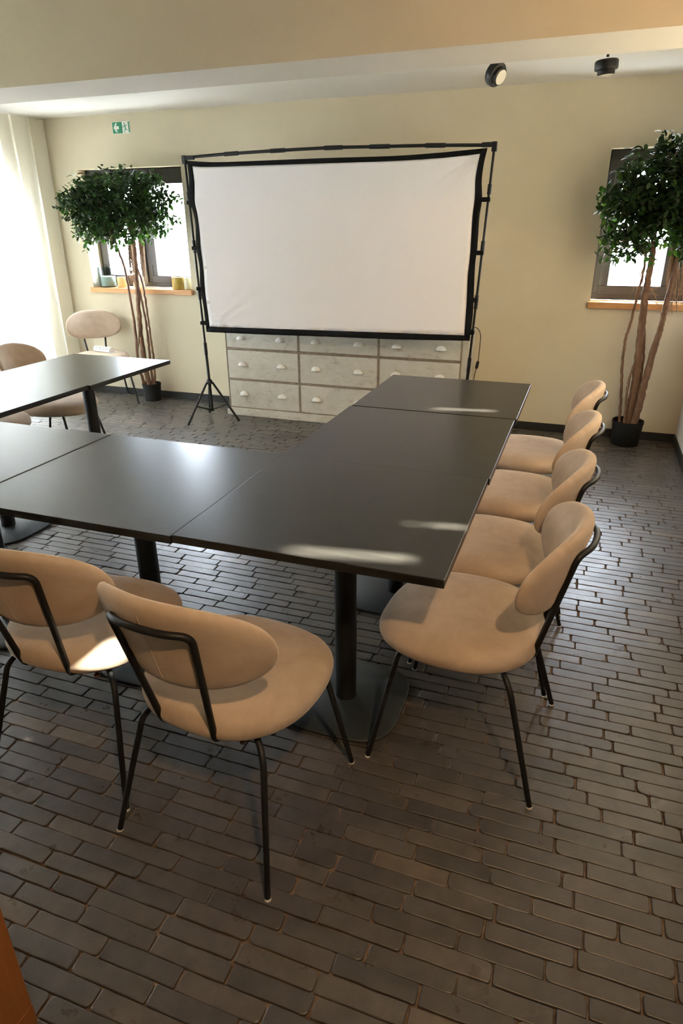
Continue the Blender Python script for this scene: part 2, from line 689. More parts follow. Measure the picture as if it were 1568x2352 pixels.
wall_with_holes('wall_back', 'y', YB, 0.22, XL - .2, XR + .2, -0.05, ZN, [WL, WR], 'wall',
                'cream painted rear wall with two small windows')
wall_with_holes('wall_left', 'x', XL, -0.22, YN - .2, YB, -0.05, ZN, [LW], 'wall',
                'cream painted left wall behind the sheer curtain')
wall_with_holes('wall_right', 'x', XR, 0.22, YN - .2, YB, -0.05, ZN, [RS], 'pale_wall',
                'pale plastered right wall at the edge of the picture')
mb = MB()
mb.box(XL - .2, XR + .2, YN - .2, YN, -0.05, ZN)
struct(mb.build('wall_front', 'wall', smooth=False), 'cream painted wall behind the viewer', 'wall')

mb = MB()
mb.box(XL, XR, 3.50, YB, ZC, ZC + .1)
struct(mb.build('ceiling', 'white', smooth=False), 'white ceiling strip beyond the beam', 'ceiling')
mb = MB()
mb.box(XL - .2, XR + .2, YN - .2, YB + .2, ZN, ZN + .12)
struct(mb.build('ceiling', 'wall', smooth=False), 'cream ceiling of the near part of the room', 'ceiling')
# beam: cream face, soffit toned greyer than the ceiling white
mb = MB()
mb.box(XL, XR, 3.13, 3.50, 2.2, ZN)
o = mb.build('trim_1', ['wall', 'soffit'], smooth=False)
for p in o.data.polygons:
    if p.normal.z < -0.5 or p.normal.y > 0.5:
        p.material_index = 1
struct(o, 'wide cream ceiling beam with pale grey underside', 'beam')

for nm, (x0, x1, y0, y1), lab in (
        ('baseboard_back', (XL, XR, YB - .012, YB), 'dark grey skirting along the rear wall'),
        ('baseboard_right', (XR - .012, XR, YN, YB - .012), 'dark grey skirting along the right wall')):
    mb = MB()
    mb.box(x0, x1, y0, y1, -0.006, 0.062)
    struct(mb.build(nm, 'base', bevel=0.002), lab, 'skirting')

# outside ground
mb = MB()
mb.box(-14, 10, -8, 16, -0.4, -0.3)
struct(mb.build('trim_2', 'ground', smooth=False), 'pale paving outside the windows', 'outside ground')


# ------------------------------------------------------------------ windows
def ring_frame(mb, x0, x1, z0, z1, w, y0, y1):
    mb.box(x0, x1, y0, y1, z0, z0 + w)
    mb.box(x0, x1, y0, y1, z1 - w, z1)
    mb.box(x0, x0 + w, y0, y1, z0 + w, z1 - w)
    mb.box(x1 - w, x1, y0, y1, z0 + w, z1 - w)


def rear_window(name, X0, X1, label, divs, blind_h, sill_x1):
    Z0, Z1 = 1.012, 2.011
    w = empty(name, ((X0 + X1) / 2, 5.55, Z0))
    struct(w, label, 'window')
    cx = (X0 + X1) / 2

    def loc(mb):
        mb.v = [(x - cx, y - 5.55, z - Z0) for x, y, z in mb.v]
        return mb
    mb = MB()
    ring_frame(mb, X0, X1, Z0, Z1, 0.048, 5.55, 5.60)
    if len(divs) > 1:
        xm = (X0 + X1) / 2
        mb.box(xm - .024, xm + .024, 5.55, 5.60, Z0 + .048, Z1 - .048)
    if len(divs) == 1:
        mb.box(divs[0][1] - .006, X1 - .048, 5.55, 5.60, Z0 + .048, Z1 - .048)
    loc(mb).build('window_frame', 'frame', w, bevel=0.003)
    for (a, b) in divs:
        mb = MB()
        ring_frame(mb, a, b, Z0 + .040, Z1 - .03, 0.064, 5.535, 5.585)
        s = loc(mb).build('sash', 'frame', w, bevel=0.004)
        mb = MB()
        mb.box(a + .06, b - .06, 5.560, 5.566, Z0 + .10, Z1 - .09)
        loc(mb).build('glass', 'glass', s, smooth=False)
        mb = MB()
        mb.box(a + .006, a + .018, 5.527, 5.54, Z0 + .10, Z0 + .20)
        loc(mb).build('hinge', 'frame', s, bevel=0.002)
    mb = MB()
    mb.box(X0 + .004, X1 - .004, 5.49, 5.534, Z1 - blind_h, Z1 - .002)
    loc(mb).build('roller_blind', 'blind', w, bevel=0.004)
    mb = MB()
    mb.box(X0 - .014, sill_x1, 5.345, 5.55, 0.968, 1.012)
    loc(mb).build('window_sill', 'oak', w, bevel=0.003)
    return w


rear_window('window_1', WL[0], WL[1], 'double window with dark grey frame and oak sill, left of the screen',
            [(-4.425, -3.945), (-3.895, -3.415)], 0.125, -3.366)
rear_window('window_2', WR[0], WR[1], 'small window with dark grey frame and oak sill, right of the screen',
            [(0.064, 0.556)], 0.135, 0.735)

w3 = empty('window_3', (-5.08, 2.6, 0.06))
struct(w3, 'tall glazed side window glowing behind the sheer curtain', 'window')
mb = MB()
y0, y1, z0, z1 = LW
for (a, b, c, d) in ((y0, y1, z0, z0 + .07), (y0, y1, z1 - .07, z1), (y0, y0 + .07, z0, z1), (y1 - .07, y1, z0, z1)):
    mb.box(-5.11, -5.05, a, b, c, d)
for k in range(1, 4):
    ym = y0 + (y1 - y0) * k / 4
    mb.box(-5.11, -5.05, ym - .04, ym + .04, z0, z1)
mb.v = [(x + 5.08, y - 2.6, z - .06) for x, y, z in mb.v]
f3 = mb.build('window_frame', 'frame', w3, bevel=0.003)
mb = MB()
mb.box(-5.083, -5.077, y0 + .03, y1 - .03, z0 + .03, z1 - .03)
mb.v = [(x + 5.08, y - 2.6, z - .06) for x, y, z in mb.v]
mb.build('glass', 'glass', w3, smooth=False)


w4 = empty('added_light_window', (0.80, 2.475, 1.30))
struct(w4, 'added unseen right wall window, its blind panels and gaps shaping fill light and sun streaks', 'window')


def plate_with_gaps(x0, x1, Y0, Y1, Z0, Z1, gaps):
    ys = sorted({Y0, Y1, *[g[0] for g in gaps], *[g[1] for g in gaps]})
    zs = sorted({Z0, Z1, *[g[2] for g in gaps], *[g[3] for g in gaps]})
    m = MB()
    for i in range(len(ys) - 1):
        for j in range(len(zs) - 1):
            yc, zc = (ys[i] + ys[i + 1]) / 2, (zs[j] + zs[j + 1]) / 2
            if not any(g[0] < yc < g[1] and g[2] < zc < g[3] for g in gaps):
                m.add([(x0, ys[i], zs[j]), (x0, ys[i + 1], zs[j]), (x0, ys[i + 1], zs[j + 1]), (x0, ys[i], zs[j + 1])], [(0, 1, 2, 3)])
    return m


STREAK_GAPS = [(1.645, 1.678, 1.70, 1.965), (1.872, 1.892, 1.61, 1.70), (1.876, 1.890, 1.732, 1.752),  # placed and sized to throw the sun streaks on tables and seat
        (3.195, 3.222, 1.70, 1.93), (1.43, 1.56, 2.045, 2.15)]
for pa, pb, pm in ((RS[0], 2.45, 'dense_cloth'), (2.45, RS[1], 'fill_panel')):
    m = plate_with_gaps(0.772, 0.777, pa, pb, RS[2], RS[3], [g for g in STREAK_GAPS if pa < g[0] < pb])
    m.v = [(x - .80, y - 2.475, z - 1.30) for x, y, z in m.v]
    m.build('blind', pm, w4, smooth=False)  # added panels: the far one glows as fill, the near one blocks
m = MB()
m.box(0.93, 0.936, RS[0], RS[1], RS[2], RS[3])
m.v = [(x - .80, y - 2.475, z - 1.30) for x, y, z in m.v]
m.build('glass', 'glass', w4, smooth=False)


# ------------------------------------------------------------------ curtain
def build_curtain():
    mb = MB()
    rows = []
    zs = [0.015, 0.2, 0.5, 0.9, 1.3, 1.7, 2.0, 2.25, 2.405]
    Y0, Y1 = -0.25, 5.36
    n = 800
    for z in zs:
        row = []
        for i in range(n + 1):
            t = i / n
            y = Y0 + (Y1 - Y0) * t
            ph = y / 0.19 * 2 * PI
            amp = 0.046 * (0.75 + 0.25 * math.sin(y * 5.1))
            x = -4.765 + amp * math.sin(ph) + 0.010 * math.sin(y * 9 + z * 1.2)
            yy = y + 0.018 * math.sin(2 * ph + 0.6) + 0.006 * math.sin(z * 2 + y * 20)
            row.append((x, yy, z))
        rows.append(row)
    mb.grid(rows)
    o = mb.build('curtain', 'curtain', angle=80)
    tag(o, 'floor-length sheer cream curtain hanging in folds at the left window', 'curtain')


build_curtain()

# ------------------------------------------------------------------ exit sign
def build_sign():
    t = empty('exit_sign', (-3.922, YB - .003, 2.312))
    tag(t, 'green and white emergency exit sign with arrow and running figure', 'sign')
    W2, H2 = 0.086, 0.042

    def flat(name, polys, y0, th, mat):
        mb = MB()
        for poly in polys:
            n = len(poly)
            vs = [(x, y0, z) for x, z in poly] + [(x, y0 - th, z) for x, z in poly]
            fs = [tuple(range(n)), tuple(reversed(range(n, 2 * n)))]
            fs += [(k, (k + 1) % n, n + (k + 1) % n, n + k) for k in range(n)]
            mb.add(vs, fs)
        return mb.build(name, mat, t, smooth=False)

    def rect(a, b, c, d):
        return [(a, c), (b, c), (b, d), (a, d)]
    flat('panel', [rect(-W2 - .003, W2 + .001, -H2 - .003, H2 + .003)], 0.0, 0.003, 'sign_white')
    xs = 0.012
    flat('green_field', [rect(-W2, xs, -H2, H2)], -0.003, 0.0008, 'sign_green')
    flat('green_bar', [rect(W2 - .013, W2, -H2 + .004, H2)], -0.003, 0.0008, 'sign_green')
    # arrow pointing left: chevron and shaft
    ax = -W2 + .010
    a = [(ax, 0.0), (ax + .024, .034), (ax + .040, .034), (ax + .026, .012), (ax + .054, .012),
         (ax + .054, -.012), (ax + .026, -.012), (ax + .040, -.034), (ax + .024, -.034)]
    mbp = [[a[0], a[1], a[2], a[3]], [a[0], a[3], a[4], a[5], a[6]], [a[0], a[6], a[7], a[8]]]
    flat('arrow', mbp, -0.0038, 0.0006, 'sign_white')

    def limb(x0, z0, x1, z1, w):
        dx, dz = x1 - x0, z1 - z0
        l = math.hypot(dx, dz)
        nx, nz = -dz / l * w, dx / l * w
        return [(x0 + nx, z0 + nz), (x1 + nx, z1 + nz), (x1 - nx, z1 - nz), (x0 - nx, z0 - nz)]
    hd = [(0.036 + .0052 * math.cos(k * PI / 5), 0.030 + .0052 * math.sin(k * PI / 5)) for k in range(10)]
    fig = [hd, limb(.039, .020, .044, -.006, .0048), limb(.038, .017, .026, .006, .0022), limb(.026, .006, .017, .001, .0022),
           limb(.041, .018, .054, .016, .0022), limb(.054, .016, .056, .010, .002),
           limb(.043, -.006, .036, -.020, .003), limb(.036, -.020, .031, -.036, .0026),
           limb(.045, -.006, .052, -.018, .003), limb(.052, -.018, .066, -.020, .0024)]
    flat('running_figure', fig, -0.003, 0.0008, 'sign_green')


build_sign()


# ------------------------------------------------------------------ track spots
def build_spots():
    specs = [((-0.556, 3.75, 2.203), Vector((0.80, -0.42, -0.50)), 'round black ceiling spotlight tilted towards the tables, left of the pair', 0.054),
             ((-0.058, 3.75, 2.200), Vector((0.06, 0.02, -1.0)), 'round black ceiling spotlight pointing down, right of the pair', 0.052),
             ((-2.589, 3.75, 2.285), Vector((0.1, 0.2, -1.0)), 'black ceiling spotlight almost hidden behind the beam, above the exit sign side', 0.055)]
    for loc, d, lab, r in specs:
        t = empty('ceiling_spotlight', (loc[0], loc[1], ZC))
        tag(t, lab, 'spotlight', 'black spotlights on the ceiling')
        q = (-d.normalized()).to_track_quat('Z', 'Y').to_matrix().to_4x4()
        off = Vector((0, 0, loc[2] - ZC))
        mb = MB()
        mb.tube([(0, 0, 0), (0, 0, off.z + r * 0.7)], 0.0065, 10)
        mb.build('stem', 'metal', t)
        mb = MB()
        mb.lathe([(0.0, -0.0), (0.04, 0), (0.04, -.014), (0, -.014)][::-1], seg=20)
        mb.build('ceiling_plate', 'metal', t)
        mb = MB()
        mb.lathe([(r * .62, -.034), (r * .74, -.030), (r * .74, -.016), (r * .97, -.013), (r, -.008), (r, .018), (r * .92, .024), (r * .4, .026)], off, 28, mat=q)
        h = mb.build('lamp_head', 'metal', t, bevel=0.0)
        mb = MB()
        mb.lathe([(r * .60, -.0355), (r * .60, -.032)], off, 24, mat=q)
        mb.build('lens', 'lens', h)


build_spots()


# ------------------------------------------------------------------ tables
def sq_ring(hx, hy, z, e=5.0, n=48, cx=0, cy=0):
    out = []
    for k in range(n):
        a = 2 * PI * k / n
        c, s = math.cos(a), math.sin(a)
        out.append((cx + hx * math.copysign(abs(c) ** (2 / e), c), cy + hy * math.copysign(abs(s) ** (2 / e), s), z))
    return out


TZ = 0.75


def make_table(x0, x1, y0, y1, label, grain='table_x', dz=0.0, ox=0.0):
    cx, cy = (x0 + x1) / 2, (y0 + y1) / 2
    t = empty('dining_table', (cx, cy, 0))
    tag(t, label, 'table', 'square dark tables pushed together in a U')
    mb = MB()
    g = 0.0008
    mb.box(x0 - cx + g, x1 - cx - g, y0 - cy + g, y1 - cy - g, TZ - .025 + dz, TZ + dz)
    mb.build('tabletop', grain, t, bevel=0.0025)
    mb = MB()
    mb.lathe([(0.037, 0.012), (0.037, TZ - .035 + dz)], (ox, 0, 0), seg=28)
    mb.build('column', 'metal', t)
    mb = MB()
    mb.rings([sq_ring(.20, .20, 0.0005, 3.6, cx=ox), sq_ring(.208, .208, 0.004, 3.6, cx=ox), sq_ring(.208, .208, 0.010, 3.6, cx=ox),
              sq_ring(.203, .203, 0.014, 3.6, cx=ox), sq_ring(.05, .05, 0.017, 2.2, cx=ox)])
    mb.build('base_plate', 'plate', t)
    mb = MB()
    mb.box(ox - .17, ox + .17, -.17, .17, TZ - .035 + dz, TZ - .025 + dz)
    mb.build('mounting_plate', 'metal', t)
    return t


TXL, TXR, TYF = -1.011, -0.236, 1.383
make_table(TXL, TXR, TYF, 2.122, 'square dark table at the near corner of the U, sunlight streak on its front edge', 'table_x')
make_table(TXL + .004, TXR + .005, 2.122, 2.902, 'square dark table in the middle of the right-hand row', 'table_x', -.0015, -.036)
make_table(TXL + .012, TXR + .012, 2.902, 3.640, 'square dark table at the far end of the right-hand row before the chest', 'table_x', .0005)
make_table(-1.795, TXL, 1.378, 2.142, 'square dark table in the cross row, joined left of the near corner table', 'table_x', -.002)
make_table(-2.505, -1.795, 1.378, 2.135, 'square dark table in the cross row cut by the left picture edge, grain shining', 'table_x', .0)
make_table(-3.275, -2.502, 2.110, 2.855, 'square dark table of the left row, cut by the left picture edge', 'table_y', .001)
make_table(-3.262, -2.490, 2.855, 3.628, 'square dark table at the far end of the left row by the curtain', 'table_y', -.0015, .025)


# ------------------------------------------------------------------ chairs
def make_chair():
    root = empty('dining_chair', (0, 0, 0))
    # seat: pebble-shaped pad
    prof = [(0.0, .4755), (.35, .4758), (.62, .4745), (.80, .4700), (.90, .4630), (.965, .4510), (.995, .4370),
            (1.0, .4270), (.985, .4110), (.94, .3985), (.84, .3905), (.6, .387), (.3, .386)]
    n = 56
    rings = []
    for s, z in prof:
        ring = []
        s_ = max(s, 0.02)
        for k in range(n):
            a = 2 * PI * k / n
            c, si = math.cos(a), math.sin(a)
            e = 2.55
            u = math.copysign(abs(c) ** (2 / e), c)
            v = math.copysign(abs(si) ** (2 / e), si)
            yv = v * s_
            wx = 0.246 - 0.018 * (yv < 0) * yv * yv - 0.004 * max(0, yv)
            x, y = wx * u * s_, 0.037 + 0.245 * yv
            zz = z
            if yv > 0.45:
                zz -= 0.018 * ((yv - .45) / .55) ** 2          # waterfall front
            if z > .45:
                zz -= 0.007 * math.exp(-((x / .12) ** 2 + ((y - .0) / .13) ** 2))   # sat-in dip
                zz += 0.006 * max(0, -yv) ** 2
            ring.append((x, y, zz))
        rings.append(ring)
    mb = MB()
    mb.rings(rings)
    mb.build('seat', 'fabric', root, angle=80)

    # backrest: curved oval pad
    def bp(s, t, off):
        x = 0.246 * s
        z = 0.699 + 0.127 * t - 0.006 * s * s + off * .3
        y = -0.251 + 0.099 * abs(s) ** 1.95 - 0.26 * 0.127 * t + off
        return (x, y, z)
    prof = [(0.02, .021), (.45, .0215), (.75, .0205), (.90, .017), (.97, .011), (1.0, .003), (1.0, -.004), (.975, -.011), (.91, -.016),
            (.75, -.0190), (.45, -.0200), (.02, -.0200)]
    rings = []
    n = 64
    for s, off in prof:
        ring = []
        for k in range(n):
            a = 2 * PI * k / n
            c, si = math.cos(a), math.sin(a)
            e = 2.35
            u = math.copysign(abs(c) ** (2 / e), c)
            v = math.copysign(abs(si) ** (2 / e), si)
            ring.append(bp(u * s, v * s, off))
        rings.append(ring)
    mb = MB()
    mb.rings(rings)
    back = mb.build('backrest', 'fabric', root, angle=80)
    mb = MB()
    mb.tube([bp(-.03, t, -.0198 + .003 * max(0, abs(t) - .75) / .25 * 4) for t in [-.97 + 1.94 * i / 16 for i in range(17)]], 0.0013, 6)
    mb.build('seam', 'fabric', back)

    R0 = 0.0088
    # back bar: one bent tube
    pts = [(-.06, -.06, .389), (-.078, -.188, .392), (-.114, -.272, .760), (-.066, -.302, .770), (0, -.309, .773),
           (.066, -.302, .770), (.114, -.272, .760), (.078, -.188, .392), (.06, -.06, .389)]
    f = fillet(pts, 0.030, 6)
    mb = MB()
    mb.tube(f, R0, 12)
    mb.build('back_bar', 'metal', root)
    for sx in (-1, 1):
        for sy in (-1, 1):
            if sy < 0:
                p = [(sx * .04, -.065, .388), (sx * .150, -.118, .386), (sx * .188, -.152, .352), (sx * .240, -.250, .006)]
            else:
                p = [(sx * .04, .08, .402), (sx * .165, .150, .402), (sx * .191, .176, .385), (sx * .240, .250, .006)]
            mb = MB()
            ff = fillet(p, 0.035, 6)
            mb.tube(ff, [R0] * (len(ff) - 1) + [R0 * 0.92], 12)
            l = mb.build('leg', 'metal', root)
            mb = MB()
            mb.lathe([(.0075, 0.0), (.0088, .001), (.0088, .005), (.0075, .007)], (sx * .2405, sy * .2505, 0), 14)
            mb.build('glide', 'glide', l)
    mb = MB()
    mb.lathe([(.004, .362), (.009, .364), (.009, .370), (.004, .372), (.004, .392)], (.120, -.135, 0), 14)
    mb.build('bolt', 'bolt', root)
    return root


chair0 = make_chair()
CG = 'beige upholstered chairs around the tables'
chairs = [
    (-.768, 1.241, .100, .995, 'beige chair nearest the viewer, back turned, seam visible, at the front table edge'),
    (-1.305, 1.322, -.03, 1.0, 'beige chair cut by the left picture edge, bright sun patch on its seat'),
    (-.198, 1.731, -.9975, .07, 'beige chair at the near right table corner, nearest of the right-hand row'),
    (-.195, 2.245, -.9975, .06, 'second beige chair from the viewer in the right-hand row'),
    (-.175, 2.812, -.9975, .05, 'third beige chair from the viewer in the right-hand row'),
    (-.155, 3.425, -.9985, .03, 'farthest beige chair of the right-hand row, nearest the right potted tree'),
    (-3.365, 3.47, .98, .20, 'beige chair behind the left table row, in front of the glowing curtain'),
    (-3.45, 2.93, .99, .10, 'beige chair of the left row, only its seat edge showing beneath the table'),
    (-4.19, 5.01, .74, -.67, 'beige chair in the rear left corner with a white power strip on its seat'),
]
for i, (x, y, fx, fy, lab) in enumerate(chairs):
    o = chair0 if i == 0 else copy_tree(chair0)
    o.location = (x, y, 0)
    o.rotation_euler = (0, 0, math.atan2(fy, fx) - PI / 2)
    tag(o, lab, 'chair', CG)


# ------------------------------------------------------------------ power strip
def build_strip():
    t = empty('power_strip', (-4.19, 5.055, .4745), math.radians(-10))
    tag(t, 'white four-socket power strip lying on the rear corner chair seat', 'power strip')
    mb = MB()
    prof = [(-.028, 0), (.028, 0), (.028, .020), (.012, .044), (-.012, .044), (-.028, .020)]
    ring = lambda x: [(x, y, z) for y, z in prof]
    mb.rings([ring(-.105), ring(.105)])
    mb.build('housing', 'white_plastic', t, bevel=0.004)
    for k in range(4):
        m = Matrix.Translation((-.072 + .048 * k, -.021, .0325)) @ Euler((math.radians(56), 0, 0)).to_matrix().to_4x4()
        mb = MB()
        mb.lathe([(.0155, -.002), (.0175, -.002), (.0175, .0022), (.0155, .0022), (.013, .0005)], seg=20, mat=m)
        mb.build('socket', 'socket', t)
    mb = MB()
    mb.tube(spline([(.104, 0, .012), (.135, .02, .008), (.165, .012, .005), (.15, -.03, .005), (.11, -.045, .005)], 8), .0035, 8)
    mb.build('cable', 'white_plastic', t)


build_strip()


# ------------------------------------------------------------------ chest of drawers
def build_chest():
    X0, X1, Y0, Y1, ZT = -2.882, -0.800, 5.030, 5.362, 0.79
    cx = (X0 + X1) / 2
    t = empty('chest_of_drawers', (cx, Y0, 0))
    tag(t, 'long distressed grey-white chest of nine drawers beneath the projection screen', 'chest')

    def loc(mb):
        mb.v = [(x - cx, y - Y0, z) for x, y, z in mb.v]
        return mb
    mb = MB()
    mb.box(X0, X1, Y0 + .004, Y1, 0.055, ZT - .03)
    loc(mb).build('body', 'chest', t, bevel=0.003)
    mb = MB()
    mb.box(X0 - .012, X1 + .012, Y0 - .016, Y1, ZT - .03, ZT)
    loc(mb).build('top', 'chest', t, bevel=0.006)
    mb = MB()
    mb.box(X0 - .012, X1 + .012, Y0 - .026, Y1, 0.0, 0.052)
    mb.box(X0 - .006, X1 + .006, Y0 - .014, Y1, 0.052, 0.062)
    loc(mb).build('plinth', 'chest', t, bevel=0.003)
    rows = [(.072, .305), (.325, .566), (.588, .742)]
    cols = [(X0 + .018, -2.204), (-2.186, -1.513), (-1.495, X1 - .052)]
    # beading between the drawers
    mb = MB()
    for z in (.0655, .3115, .3185, .573, .581, .748):
        mb.tube([(X0 + .008, Y0 - .001, z), (X1 - .046, Y0 - .001, z)], .0052, 8)
    for x in (X0 + .012, -2.1985, -2.1915, -1.5075, -1.5005, X1 - .046):
        mb.tube([(x, Y0 - .002, .066), (x, Y0 - .002, .748)], .0052, 8)
    loc(mb).build('beading', 'bead', t)
    for (a, b) in cols:
        for (c, d) in rows:
            mb = MB()
            mb.box(a, b, Y0 - .004, Y0 + .01, c, d)
            dr = loc(mb).build('drawer', 'chest', t, bevel=0.003)
            for fx in (.215, .765):
                px, pz = a + (b - a) * fx, (c + d) / 2 + .004
                rows_ = []
                nu, nv = 12, 8
                mb = MB()
                for i in range(nv + 1):
                    ph = i / nv * PI / 2
                    rw = []
                    for k in range(nu + 1):
                        th = PI * k / nu
                        x = px + .040 * math.cos(th) * math.cos(ph * .98)
                        y = Y0 - .004 - .030 * math.sin(th) * math.cos(ph) ** .8 if ph < PI / 2 else Y0 - .004
                        z = pz - .013 + .034 * math.sin(ph)
                        rw.append((x, y, z))
                    rows_.append(rw)
                mb.grid(rows_)
                loc(mb).build('cup_pull', 'pull', dr, solid=0.003, angle=60)


build_chest()


# ------------------------------------------------------------------ projection screen
def build_screen():
    t = empty('projection_screen', (-1.82, 4.77, 0))
    tag(t, 'white projection screen with black border on a tripod frame', 'projection screen')

    def loc(mb):
        mb.v = [(x + 1.82, y - 4.77, z) for x, y, z in mb.v]
        return mb
    YS = 4.752
    inL = [(-2.883, 1.948), (-2.877, 1.841), (-2.889, 1.71), (-2.876, 1.62), (-2.870, 1.484), (-2.872, 1.392), (-2.864, 1.25), (-2.866, 1.057), (-2.858, .908), (-2.852, .795)]
    outL = [(-2.925, 1.985), (-2.920, 1.868), (-2.940, 1.72), (-2.914, 1.655), (-2.900, 1.557), (-2.910, 1.392), (-2.896, 1.25), (-2.906, 1.100), (-2.892, .95), (-2.884, .752)]
    inR = [(-.766, 1.955), (-.776, 1.893), (-.784, 1.809), (-.781, 1.694), (-.787, 1.592), (-.786, 1.442), (-.786, 1.327), (-.791, 1.209), (-.787, 1.048), (-.788, .82)]
    outR = [(-.722, 1.985), (-.738, 1.90), (-.744, 1.80), (-.733, 1.690), (-.742, 1.58), (-.741, 1.40), (-.747, 1.288), (-.742, 1.10), (-.738, .95), (-.748, .785)]
    inT = [(-2.883, 1.948), (-2.747, 1.939), (-2.321, 1.936), (-1.82, 1.934), (-1.352, 1.932), (-1.057, 1.938), (-.886, 1.946), (-.766, 1.955)]
    outT = [(-2.925, 1.985), (-2.672, 1.968), (-2.319, 1.966), (-1.82, 1.966), (-1.353, 1.962), (-1.058, 1.969), (-.888, 1.977), (-.722, 1.985)]
    inB = [(-2.852, .795), (-2.391, .801), (-1.839, .808), (-1.323, .814), (-.788, .82)]
    outB = [(-2.884, .752), (-2.394, .755), (-1.839, .763), (-1.321, .769), (-.748, .785)]

    def samp(poly, n):
        P = spline([(x, 0, z) for x, z in poly], 12)
        return [P[round(i / n * (len(P) - 1))] for i in range(n + 1)]
    N, Mv = 80, 60
    L, Rr, T, B = samp(inL, Mv), samp(inR, Mv), samp(inT, N), samp(inB, N)
    L = L[::-1]
    Rr = Rr[::-1]                      # bottom to top
    rnd = random.Random(5)
    rows = []
    for j in range(Mv + 1):
        v = j / Mv
        row = []
        for i in range(N + 1):
            u = i / N
            # Coons patch
            p = (L[j] * (1 - u) + Rr[j] * u) + (B[i] * (1 - v) + T[i] * v) \
                - (B[0] * (1 - u) * (1 - v) + B[N] * u * (1 - v) + T[0] * (1 - u) * v + T[N] * u * v)
            x, z = p.x, p.z
            d = 0.0
            # soft folds fanning out from the lower left and upper right corners
            for (cx, cz, a0, a1, reach, amp, freq) in ((-2.86, .78, .1, 1.2, .55, .0095, 26), (-.76, 1.97, PI + .25, PI + 1.3, .5, .0080, 28), (-1.9, .79, .2, 1.0, .3, .005, 24),
                                                      (-.76, 1.55, PI, PI + .9, .25, .005, 22)):
                dx, dz = x - cx, z - cz
                rr = math.hypot(dx, dz)
                an = math.atan2(dz, dx) % (2 * PI)
                if rr < reach * 1.3:
                    wgt = max(0, 1 - rr / (reach * 1.3)) * min(1, rr / .06)
                    wa = max(0, 1 - abs(an - (a0 + a1) / 2) / ((a1 - a0) * .75))
                    d += amp * wgt * wa * math.sin(an * freq)
            d += 0.002 * mnoise.noise((x * 2.2, z * 2.6, 0.3))
            row.append((x, YS + d, z))
        rows.append(row)
    mb = MB()
    mb.grid(rows)
    sc = loc(mb).build('screen_cloth', 'screen', t, angle=80, solid=0.0012)

    def strip(inn, outn, n, name):
        a, b = samp(inn, n), samp(outn, n)
        rws = []
        for k in range(5):
            w = k / 4
            rws.append([(a[i].x * (1 - w) + b[i].x * w, YS - .002 - .0015 * math.sin(PI * w), a[i].z * (1 - w) + b[i].z * w) for i in range(n + 1)])
        m = MB()
        m.grid(rws)
        return loc(m).build(name, 'black_cloth', t, angle=70, solid=0.002)
    for inn, outn, n in ((inL, outL, 60), (inR, outR, 60), (inT, outT, 80), (inB, outB, 80)):
        strip(inn, outn, n, 'border')
    # pale tabs on the left of the cloth
    mb = MB()
    for z in (1.245, .985):
        xx = -2.864 if z > 1.1 else -2.861
        mb.box(xx, xx + .032, YS - .003, YS - .0015, z - .012, z + .012)
    loc(mb).build('tab', 'grey_tape', sc, smooth=False)

    # top rail, bowed, with sleeves
    bar = [(-2.955, 2.008), (-2.595, 2.020), (-2.18, 2.027), (-1.787, 2.029), (-1.445, 2.023), (-1.061, 2.015), (-.684, 2.002)]
    P = spline([(x, 4.775, z) for x, z in bar], 10)
    mb = MB()
    mb.tube(P, .0105, 12)
    rail = loc(mb).build('top_rail', 'black_plastic', t)
    for xa, xb in ((-2.62, -2.51), (-2.25, -2.14), (-1.84, -1.71), (-1.515, -1.375), (-1.13, -1.00)):
        pp = [p for p in P if xa - .03 < p.x < xb + .03]
        za = sum(p.z for p in pp) / len(pp)
        zz = lambda x: min(P, key=lambda p: abs(p.x - x)).z
        mb = MB()
        mb.tube([(xa, 4.775, zz(xa)), (xb, 4.775, zz(xb))], .0142, 12)
        loc(mb).build('sleeve', 'black_plastic', rail)

    # two side poles with tripods
    for side in (0, 1):
        if side == 0:
            top, low, hub = (-2.958, 4.775, 2.008), (-2.914, 4.775, .33), (-2.914, 4.775)
            feet = [(-3.013, 4.541), (-2.666, 4.797), (-3.063, 4.985)]
            ties = [(1.705, -2.938), (1.385, -2.908), (1.085, -2.903), (.82, -2.89)]
        else:
            top, low, hub = (-.683, 4.775, 2.002), (-.757, 4.775, .33), (-.757, 4.775)
            feet = [(-.70, 4.53), (-.53, 4.90), (-.99, 4.86)]
            ties = [(1.69, -.735), (1.365, -.742), (1.06, -.742), (.84, -.745)]
        px = lambda z: low[0] + (top[0] - low[0]) * (z - low[2]) / (top[2] - low[2])
        mb = MB()
        mb.tube([(px(.64), hub[1], .64), top], .0085, 12)
        mb.tube([(px(.085), hub[1], .085), (px(.66), hub[1], .66)], .0115, 12)
        pole = loc(mb).build('pole', 'black_plastic', t)
        for z0, z1 in ((1.35, 1.44), (1.72, 1.78), (1.0, 1.09), (.56, .66)):
            mb = MB()
            mb.tube([(px(z0), hub[1], z0), (px(z1), hub[1], z1)], .0135, 12)
            loc(mb).build('sleeve', 'black_plastic', pole)
        mb = MB()
        mb.box(top[0] - .016, top[0] + .016, 4.757, 4.79, 1.965, 2.022)
        sg = 1 if side == 0 else -1
        mb.box(min(top[0], top[0] + sg * .08), max(top[0], top[0] + sg * .08), 4.760, 4.788, 1.992, 2.020)
        loc(mb).build('corner_joint', 'black_plastic', t, bevel=0.004)
        for z, xe in ties:
            mb = MB()
            a, b = sorted((xe, px(z)))
            mb.box(a - .010, b + .012, 4.748, 4.790, z - .014, z + .014)
            loc(mb).build('tie', 'black_cloth', t, bevel=0.004)
        mb = MB()
        mb.lathe([(.014, .315), (.024, .322), (.024, .350), (.014, .358)], (hub[0], hub[1], 0), 18)
